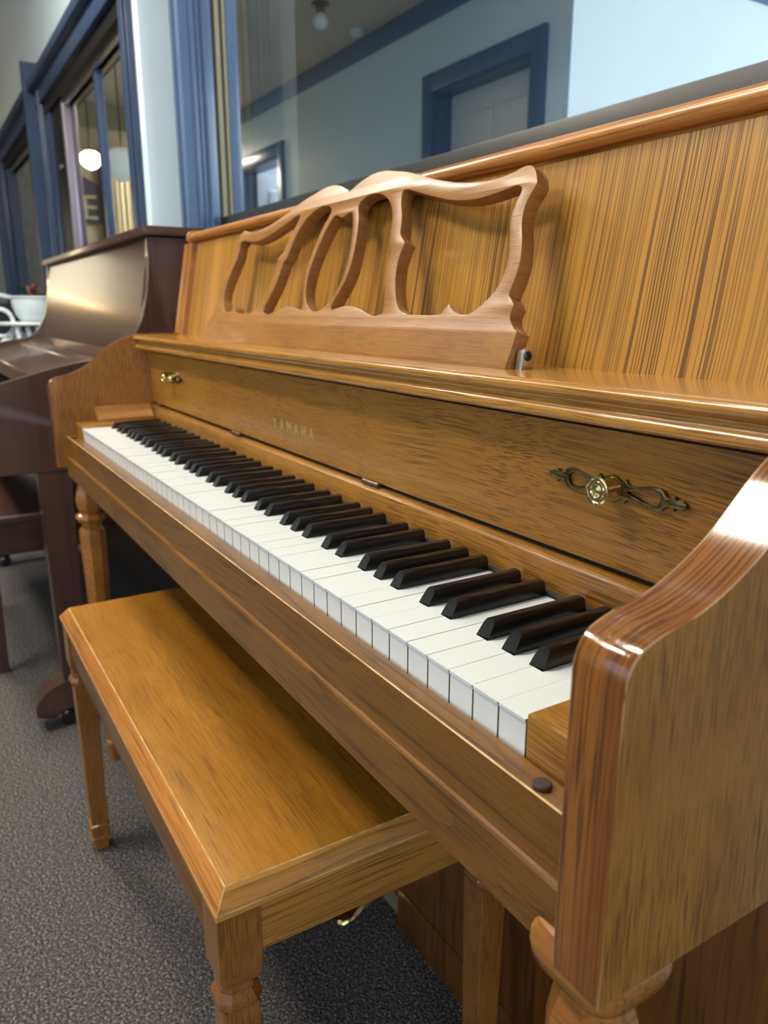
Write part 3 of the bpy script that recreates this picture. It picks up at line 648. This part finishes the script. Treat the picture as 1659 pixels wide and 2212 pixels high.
# music desk: fretwork board leaning on the panel
KD = 0.36; SD = math.sqrt(1+KD*KD)
def desk3(u, v, w):   # u across, v up the board, w toward the back
    ny, nz = 1/SD, -KD/SD
    return Vector((CX+u, 0.165 + v*KD/SD + w*ny, 0.8990 + v/SD + w*nz - 0.0044))
R = [(0, 202), (13, 208), (32, 214), (53, 217.5), (76, 217), (100, 213), (127, 208), (149, 202.5), (169, 196.5), (193, 190), (212, 185.7), (230, 182), (258, 178), (285, 176), (306, 177), (321, 179.5), (330, 182), (338, 182), (345, 178.5), (350, 173), (354, 166.5), (355, 163), (353, 158.5), (350, 152), (348.5, 145), (349, 137), (352, 127), (357, 117), (361, 107), (364, 97), (365, 87), (364.5, 76), (363, 69), (363.5, 65), (369, 61), (374, 56), (373, 51), (373.5, 46), (377, 41), (383, 36.5), (388, 34), (388, 28), (388, 20), (387.5, 10), (387, 0)]
outer = smooth_line(R, closed=False, sub=2, sharp=40)
outer = outer + [(-u, v) for u, v in outer[::-1][:-1]]
H1 = [(131, 186), (130.5, 182), (135, 171), (143, 159), (148, 148), (151.5, 137), (159, 131), (167, 126), (165, 118), (164, 106), (167, 93), (173, 79), (181, 66), (189, 57), (199, 51), (214, 47.5), (233, 47), (268, 47.5), (274, 52), (280, 58), (289, 52), (302, 48), (316, 48.5), (325, 53.5), (335, 61.5), (343, 70), (347, 79), (348, 88), (347, 98), (344, 108), (340, 118), (336.5, 126), (334, 134), (333.5, 142), (334.5, 150), (336.5, 156), (337, 160), (334, 163.5), (329, 165), (322, 164.6), (303, 162), (282, 160), (265, 160), (242, 162), (222, 165.5), (197, 171.5), (172, 178), (150, 184), (137, 187)]
H2 = [(60, 191), (70, 190.8), (85, 188), (100, 182), (114, 172), (123, 160), (130, 144), (134, 127), (143, 119), (144.5, 105), (147, 91), (151.5, 79), (158, 67), (165, 57), (164, 49), (151, 45.5), (133, 47.5), (113, 53), (97, 56), (80, 57), (66, 56), (52, 53.5), (44, 52), (40, 56), (43, 63), (51, 75), (57.5, 89), (60, 103), (58.5, 119), (56, 133), (51, 150), (45, 164), (38, 174), (35, 180), (37, 185), (48, 189.5)]
H3r = [(0, 170), (8, 171.5), (16, 174), (24, 173), (31, 164), (38, 150), (44, 135), (48, 120), (49.5, 106), (48.5, 92), (44, 78), (37, 68), (29, 60), (18, 54), (6, 50.5)]
H3 = H3r + [(-u, v) for u, v in H3r[::-1][:-1]]
mm = lambda l: [(u*1e-3, v*1e-3) for u, v in l]
h1 = smooth_line(H1, sub=2, sharp=40); h2 = smooth_line(H2, sub=2, sharp=40); h3 = smooth_line(H3, sub=2, sharp=40)
loops = [mm(outer), mm(h1), mm([(-u, v) for u, v in h1]), mm(h2), mm([(-u, v) for u, v in h2]), mm(h3)]
DT = 0.0152
bm = flat_mesh('music_desk', loops, DT, 0.0007, lambda u, v, w: desk3(u, v, DT/2-w), edge_mat=True)
desk = obj('music_desk', bm, [M['oak_desk'], M['oak_desk_edge']], piano, 28)
desk['label'] = 'pale oak fretwork music desk'
for sx in (1, -1):
    xb = CX + sx*0.3945
    pr = [(0.0, 0.0), (0.0130, 0.0), (0.0120, 0.012), (0.0105, 0.0160), (0.0070, 0.0182), (0.0035, 0.0165), (0.0015, 0.012)]
    b = NB(); prism(b, [(0.1735+y, 0.8950+z) for y, z in pr], xb-0.004, xb+0.004, 'X', bev=0.0006); br = obj('bracket', b, M['steel'], desk)
    b = NB(); lathe(b, [(0.0040, 0.0), (0.0040, sx*0.0009), (0.0030, sx*0.0016)], (xb+sx*0.004, 0.1803, 0.9065), 20, 'X'); obj('screw', b, M['screw'], desk)
    for ang in (0.3, 0.3+math.pi/2):
        b = NB(); dy, dz = 0.0022*math.cos(ang), 0.0022*math.sin(ang); ny, nz = -0.0005*math.sin(ang), 0.0005*math.cos(ang)
        prism(b, [(0.1803+dy+ny, 0.9065+dz+nz), (0.1803-dy+ny, 0.9065-dz+nz), (0.1803-dy-ny, 0.9065-dz-nz), (0.1803+dy-ny, 0.9065+dz-nz)], xb+sx*0.0055, xb+sx*0.0062, 'X'); obj('screw_slot', b, M['black'], desk)
    b = NB(); box(b, CX+sx*0.3885-0.0025, CX+sx*0.3885+0.0025, 0.1765, 0.1825, 0.8960, 0.9080); obj('hinge_pin', b, M['black'], desk)
b = NB(); box(b, CX-0.03, CX+0.01, 0.168, 0.182, 0.8950, 0.8985); obj('stop', b, M['black'], desk)
# turned front legs
def oak_leg(cx, cy):
    b = NB()
    cap = [(0.0200, 0.648), (0.0255, 0.6465), (0.0283, 0.6400), (0.0290, 0.6320), (0.0275, 0.6240), (0.0225, 0.6190), (0.0200, 0.6150)]
    lathe(b, cap[::-1], (cx, cy, 0), 48, sq=4.5)
    leg = obj('leg', b, M['oak_leg'], piano, 50)
    b = NB()
    body = [(0.0185, 0.6180), (0.0190, 0.6100), (0.0235, 0.5960), (0.0262, 0.5800), (0.0250, 0.5640), (0.0205, 0.5550), (0.0275, 0.5515), (0.0300, 0.5450), (0.0275, 0.5385), (0.0200, 0.5350), (0.0195, 0.5265), (0.0250, 0.5190), (0.0262, 0.5120), (0.0135, 0.0500), (0.0160, 0.0470), (0.0165, 0.0400), (0.0125, 0.0360), (0.0110, 0.0)]
    lathe(b, body[::-1], (cx, cy, 0), 8, rot=math.pi/8); obj('turned_shaft', b, M['oak_leg'], leg, 20)
oak_leg(1.287, 0.000); oak_leg(2*CX-1.287, 0.010)
# lower panel, plinth and pedals
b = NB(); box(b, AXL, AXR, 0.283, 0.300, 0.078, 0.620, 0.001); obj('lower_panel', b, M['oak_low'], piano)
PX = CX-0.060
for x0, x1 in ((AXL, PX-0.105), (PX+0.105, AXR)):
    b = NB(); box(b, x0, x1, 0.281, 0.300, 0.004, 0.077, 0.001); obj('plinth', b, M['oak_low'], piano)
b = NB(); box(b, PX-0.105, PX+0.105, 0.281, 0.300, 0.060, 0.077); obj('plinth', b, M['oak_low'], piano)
b = NB(); box(b, PX-0.105, PX+0.105, 0.296, 0.304, 0.002, 0.060); obj('pedal_plate', b, M['olive'], piano)
for dx in (-0.066, 0, 0.066):
    rings = []
    for y, w, zc in ((0.296, 0.012, 0.050), (0.26, 0.011, 0.047), (0.235, 0.014, 0.043), (0.212, 0.0215, 0.039), (0.196, 0.0205, 0.036), (0.187, 0.0120, 0.034)):
        rings.append([(PX+dx-w, y, zc-0.003), (PX+dx-w*0.8, y, zc+0.003), (PX+dx, y, zc+0.0045), (PX+dx+w*0.8, y, zc+0.003), (PX+dx+w, y, zc-0.003), (PX+dx, y, zc-0.004)])
    b = NB(); loft(b, rings); obj('pedal', b, M['brass_bright'], piano, 50)
for x in (AXL-0.012, AXR+0.012):
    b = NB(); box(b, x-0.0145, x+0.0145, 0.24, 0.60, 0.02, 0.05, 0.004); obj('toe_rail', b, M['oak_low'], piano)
    for y in (0.28, 0.56):
        b = NB(); lathe(b, [(0.012, -0.010), (0.014, -0.006), (0.014, 0.006), (0.012, 0.010)], (x, y, 0.0142), 16, 'X'); obj('caster', b, M['steel'], piano)

# ------------------------------------------------------------------ the oak bench
bench = thing('piano_bench', 'golden oak piano bench with square tapered legs pushed under the keyboard', 'bench', (0.575, 0.08, 0))
BX0, BX1, BY0, BY1, BZ = 0.198, 0.9515, -0.0850, 0.231, 0.460
b = NB(); box(b, BX0, BX1, BY0, BY1, 0.444, BZ, 0.0009, 1, 1); obj('seat', b, [M['oak_bench'], M['worn']], bench)
def moulding(p0, p1, q0, q1, mat):
    """mitred sloping edge: p inner top line, q outer line lower down"""
    bm = NB()
    A = [(p0[0], p0[1], BZ-0.0004), (q0[0], q0[1], BZ-0.0165), (q0[0], q0[1], BZ-0.0225), (p0[0], p0[1], BZ-0.0225)]
    B = [(p1[0], p1[1], BZ-0.0004), (q1[0], q1[1], BZ-0.0165), (q1[0], q1[1], BZ-0.0225), (p1[0], p1[1], BZ-0.0225)]
    loft(bm, [A, B]); bmesh.ops.bevel(bm, geom=bm.edges[:], offset=0.0006, segments=1, affect='EDGES', material=1)
    return obj('edge_moulding', bm, [mat, M['worn']], bench)
o_ = 0.0135
I = [(BX0, BY0), (BX1, BY0), (BX1, BY1), (BX0, BY1)]; O = [(BX0-o_, BY0-o_), (BX1+o_, BY0-o_), (BX1+o_, BY1+o_), (BX0-o_, BY1+o_)]
for i in range(4):
    j = (i+1) % 4; moulding(I[i], I[j], O[i], O[j], M['oak_edge_x'] if i % 2 == 0 else M['oak_edge_y'])
LX0, LX1, LY0, LY1 = BX0-0.007, BX1+0.007, BY0-0.0112, BY1+0.008
LW = 0.041
zA0, zA1 = 0.383, BZ-0.0225
b = NB(); box(b, LX0+LW, LX1-LW, LY0+0.003, LY0+0.021, zA0, zA1, 0.0008); obj('apron', b, M['oak_slip'], bench)
b = NB(); box(b, LX0+LW, LX1-LW, LY1-0.021, LY1-0.003, zA0, zA1, 0.0008); obj('apron', b, M['oak_slip'], bench)
for x0, x1 in ((LX0+0.003, LX0+0.021), (LX1-0.021, LX1-0.001)):
    b = NB(); box(b, x0, x1, LY0+LW, LY1-LW, zA0, zA1, 0.0008); obj('apron', b, M['oak_bench_y'], bench)
def sqring(cx, cy, h, z, ch=0.0):
    if ch <= 0: ch = 0.0006
    return [(cx-h+ch, cy-h, z), (cx+h-ch, cy-h, z), (cx+h, cy-h+ch, z), (cx+h, cy+h-ch, z), (cx+h-ch, cy+h, z), (cx-h+ch, cy+h, z), (cx-h, cy+h-ch, z), (cx-h, cy-h+ch, z)]
for cx, sx in ((LX0+LW/2, 1), (LX1-LW/2, -1)):
    for cy, sy in ((LY0+LW/2, 1), (LY1-LW/2, -1)):
        h = LW/2
        b = NB(); loft(b, [sqring(cx, cy, h, zA1), sqring(cx, cy, h, 0.374), sqring(cx, cy, h*0.985, 0.366, 0.001), sqring(cx, cy, h*0.92, 0.359, 0.0015), sqring(cx, cy, h*0.84, 0.3545, 0.002), sqring(cx, cy, h*0.78, 0.3535, 0.004)])
        leg = obj('leg', b, M['oak_bench_z'], bench, 25)
        b = NB(); loft(b, [sqring(cx, cy, h*k, z, ch) for k, z, ch in ((0.70, 0.3535, .006), (0.76, 0.3525, .007), (0.84, 0.3505, .007), (0.86, 0.3485, .007), (0.84, 0.3470, .007), (0.78, 0.3462, .007), (0.78, 0.3448, .007), (0.86, 0.3425, .008), (0.98, 0.3385, .009), (1.03, 0.3350, .009), (1.03, 0.3320, .009), (0.98, 0.3290, .008), (0.88, 0.3270, .006), (0.82, 0.3265, .004))]); obj('collar', b, M['oak_collar'], leg, 25)
        b = NB(); loft(b, [sqring(cx, cy, h*0.84, 0.327, .001), sqring(cx, cy, h*0.68, 0.052, .001)]); obj('shaft', b, M['oak_bench_z'], leg, 25)
        b = NB(); loft(b, [sqring(cx, cy, h*k, z, ch) for k, z, ch in ((0.60, 0.054, .002), (0.80, 0.051, .003), (0.83, 0.048, .003), (0.76, 0.044, .003), (0.74, 0.028, .002), (0.84, 0.025, .002), (0.84, 0.0215, .002), (0.62, 0.019, .001), (0.58, 0.0, .001))]); obj('foot', b, M['oak_bench_z'], leg, 25)

# ------------------------------------------------------------------ the dark walnut piano beside it
dp = thing('upright_piano', 'dark walnut upright piano with closed key cover against the window wall', 'piano', (-0.94, 0.25, 0))
DX0, DX1 = -1.655, -0.252
b = NB(); box(b, DX0-0.012, DX1+0.006, 0.205, 0.485, 1.099, 1.119, 0.003); obj('lid', b, M['dark'], dp)
# sides: straight at the top, sweeping forward at the bottom to meet the arm
sp = smooth_line([(0.216, 1.096), (0.212, 1.03), (0.203, 0.97), (0.188, 0.92), (0.168, 0.885), (0.150, 0.862), (0.128, 0.846)], closed=False, sub=3)
side = sp + smooth_line([(0.128, 0.846), (0.060, 0.8365), (0.0, 0.8245), (-0.10, 0.7985), (-0.165, 0.7820), (-0.178, 0.770), (-0.178, 0.745)], closed=False, sub=3)[1:] + [(-0.178, 0.606), (0.30, 0.606), (0.30, 0.04), (0.48, 0.04), (0.48, 1.096)]
for x0, x1 in ((DX0, DX0+0.03), (DX1-0.03, DX1)):
    b = NB(); prism(b, side, x0, x1, 'X', bev=0.002); obj('case_side', b, M['dark_z'], dp, 40)
b = NB(); prism(b, [(0.222, 1.098), (0.228, 1.098), (0.204, 0.845), (0.180, 0.845)], DX0+0.03, DX1-0.03, 'X'); obj('front_panel', b, M['dark'], dp)
b = NB(); box(b, DX0+0.03, DX1-0.03, 0.24, 0.25, 1.085, 1.098); obj('lid_rail', b, M['black'], dp)
b = NB(); box(b, DX0+0.03, DX1-0.03, 0.46, 0.48, 0.05, 1.096); obj('back_board', b, M['dark_low'], dp)
b = NB(); prism(b, [(0.190, 0.850), (0.095, 0.832), (0.090, 0.829), (0.086, 0.822), (0.190, 0.815)], DX0+0.03, DX1-0.03, 'X', bev=0.0015); obj('key_cover', b, M['dark'], dp)
b = NB(); box(b, DX0+0.06, DX1-0.06, 0.118, 0.124, 0.836, 0.841, 0.001); obj('cover_bead', b, M['dark'], dp)
b = NB(); prism(b, [(0.092, 0.826), (-0.030, 0.803), (-0.036, 0.796), (-0.040, 0.770), (0.092, 0.770)], DX0+0.03, DX1-0.03, 'X', bev=0.0015); obj('cover_flap', b, M['dark'], dp)
b = NB(); box(b, DX0+0.03, DX1-0.03, -0.14, -0.05, 0.70, 0.735, 0.003); obj('key_slip', b, M['dark'], dp)
b = NB(); box(b, DX0+0.03, DX1-0.03, -0.15, 0.30, 0.61, 0.70, 0.003); obj('keybed', b, M['dark'], dp)
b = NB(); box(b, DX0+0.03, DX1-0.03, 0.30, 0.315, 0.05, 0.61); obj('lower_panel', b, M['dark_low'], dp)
for cx in (DX0+0.028, DX1-0.028):
    b = NB(); loft(b, [[(cx-0.027, -0.055, 0.606), (cx+0.027, -0.055, 0.606), (cx+0.027, 0.012, 0.606), (cx-0.027, 0.012, 0.606)], [(cx-0.024, -0.050, 0.105), (cx+0.024, -0.050, 0.105), (cx+0.024, 0.006, 0.105), (cx-0.024, 0.006, 0.105)]])
    bmesh.ops.bevel(b, geom=b.edges[:], offset=0.002, segments=2, affect='EDGES'); leg = obj('leg', b, M['dark_z'], dp)
    toe = smooth_line([(-0.115, 0.040), (-0.117, 0.062), (-0.105, 0.085), (-0.080, 0.105), (-0.045, 0.116), (0.020, 0.118)], closed=False, sub=3) + [(0.30, 0.118), (0.30, 0.045), (-0.03, 0.045), (-0.055, 0.052), (-0.08, 0.030)]
    b = NB(); prism(b, toe, cx-0.030, cx+0.030, 'X', bev=0.003); obj('toe_block', b, M['dark_z'], dp, 40)
    b = NB(); box(b, cx-0.016, cx+0.016, -0.062, -0.03, 0.034, 0.050); obj('caster_plate', b, M['screw'], dp)
    b = NB(); lathe(b, [(0.012, -0.012), (0.019, -0.009), (0.020, 0.0), (0.019, 0.009), (0.012, 0.012)], (cx+0.012, -0.046, 0.0205), 20, 'X'); obj('caster', b, M['gloss_black'], dp)
# its bench, mostly hidden below the keyboard
db = thing('piano_bench', 'dark walnut piano bench under the walnut piano', 'bench', (-0.85, -0.02, 0))
b = NB(); box(b, -1.25, -0.42, -0.19, 0.16, 0.462, 0.482, 0.004); obj('seat', b, M['dark'], db)
for q in ((-1.22, -0.45, -0.165, -0.147, 0.39, 0.462), (-1.22, -0.45, 0.117, 0.135, 0.39, 0.462), (-1.22, -1.202, -0.147, 0.117, 0.39, 0.462), (-0.468, -0.45, -0.147, 0.117, 0.39, 0.462)):
    b = NB(); box(b, *q); obj('apron', b, M['dark'], db)
for cx in (-1.20, -0.645):
    for cy in (-0.15, 0.12):
        b = NB(); loft(b, [sqring(cx, cy, 0.019, 0.47), sqring(cx, cy, 0.013, 0.0)]); obj('leg', b, M['dark_z'], db)

# ------------------------------------------------------------------ far left: white stand, planter, black piano
st = thing('plant_stand', 'white scrolled metal plant stand left of the walnut piano', 'stand', (-2.62, 0.2, 0))
b = NB(); lathe(b, [(0.02, 0.0), (0.15, 0.0), (0.155, 0.008), (0.15, 0.016), (0.02, 0.016)], (-2.62, 0.27, 0.872), 28); obj('top_plate', b, M['white'], st)
for k in range(4):
    t = math.pi/4 + k*math.pi/2; x, y = -2.62+0.10*math.cos(t), 0.27+0.10*math.sin(t)
    b = NB(); tube(b, [(x, y, 0.875), (x, y, 0.6), (x+0.03*math.cos(t), y+0.03*math.sin(t), 0.3), (x+0.06*math.cos(t), y+0.06*math.sin(t), 0.0)], 0.012); obj('leg', b, M['white'], st)
for (y, z, r) in ((0.135, 0.885, 0.052), (0.20, 0.80, 0.035), (0.15, 0.77, 0.030)):
    b = NB(); tube(b, [(-2.60, y+r*math.cos(2*math.pi*k/20), z+r*1.2*math.sin(2*math.pi*k/20)) for k in range(20)], 0.010, closed=True); obj('scroll', b, M['white'], st)
for y in (0.19, 0.235, 0.28):
    b = NB(); tube(b, [(-2.52, y, 0.865), (-2.52, y+0.01, 0.80), (-2.52, y, 0.74), (-2.53, y, 0.60)], 0.011); obj('spindle', b, M['white'], st)
pl = thing('planter', 'white bowl planter on the white scrolled stand', 'planter', (-2.62, 0.285, 0.889))
b = NB(); lathe(b, [(0.05, 0.0), (0.062, 0.004), (0.082, 0.030), (0.094, 0.070), (0.098, 0.110), (0.104, 0.112), (0.104, 0.118), (0.092, 0.118), (0.090, 0.104), (0.02, 0.102)], (-2.62, 0.285, 0.889), 32); obj('bowl', b, M['white'], pl, 40)
b = NB(); lathe(b, [(0.089, 0.0), (0.06, 0.008), (0.01, 0.012)], (-2.62, 0.285, 0.990), 20); obj('soil', b, M['soil'], pl)
pt = thing('potted_plant', 'small leafy plant with rust flowers in the white planter', 'plant', (-2.62, 0.28, 1.007))
for k in range(16):
    a = random.uniform(0, 6.28); r = random.uniform(0.02, 0.07); h = random.uniform(0.03, 0.065)
    x, y = -2.62 + r*0.4*math.cos(a), 0.28 + r*0.5*math.sin(a)
    tip = (x + r*0.7*math.cos(a), y + r*0.7*math.sin(a), 1.008+h); w = 0.010
    n = (-math.sin(a)*w, math.cos(a)*w)
    b = NB(); mid_ = ((x+tip[0])/2, (y+tip[1])/2, 1.008+h*0.75)
    vv = [b.verts.new(q) for q in ((x, y, 1.008), (mid_[0]+n[0], mid_[1]+n[1], mid_[2]), tip, (mid_[0]-n[0], mid_[1]-n[1], mid_[2]), (mid_[0], mid_[1], mid_[2]+0.004), (mid_[0], mid_[1], mid_[2]-0.003))]
    for q in ((0, 1, 4), (1, 2, 4), (2, 3, 4), (3, 0, 4), (1, 0, 5), (2, 1, 5), (3, 2, 5), (0, 3, 5)): b.faces.new([vv[i] for i in q])
    obj('leaf', b, M['leaf'] if (y < 0.275) else M['flower'], pt)
bp_ = thing('upright_piano', 'black lacquered piano with a white rail at the far left edge', 'piano', (-3.6, 0.1, 0))
b = NB(); box(b, -4.2, -3.1, 0.05, 0.46, 0.05, 0.98, 0.006); obj('case', b, M['gloss_black'], bp_)
b = NB(); box(b, -4.2, -3.1, -0.25, 0.06, 0.60, 0.78, 0.006); obj('keybed', b, M['gloss_black'], bp_)
b = NB(); prism(b, [(-0.10, 1.10), (0.30, 1.005), (0.30, 0.985), (-0.10, 1.075)], -3.14, -3.10, 'X', bev=0.002); obj('propped_lid', b, M['white'], bp_)
for x in (-4.15, -3.15):
    b = NB(); box(b, x-0.03, x+0.03, -0.22, -0.15, 0.0, 0.61, 0.004); obj('leg', b, M['gloss_black'], bp_)
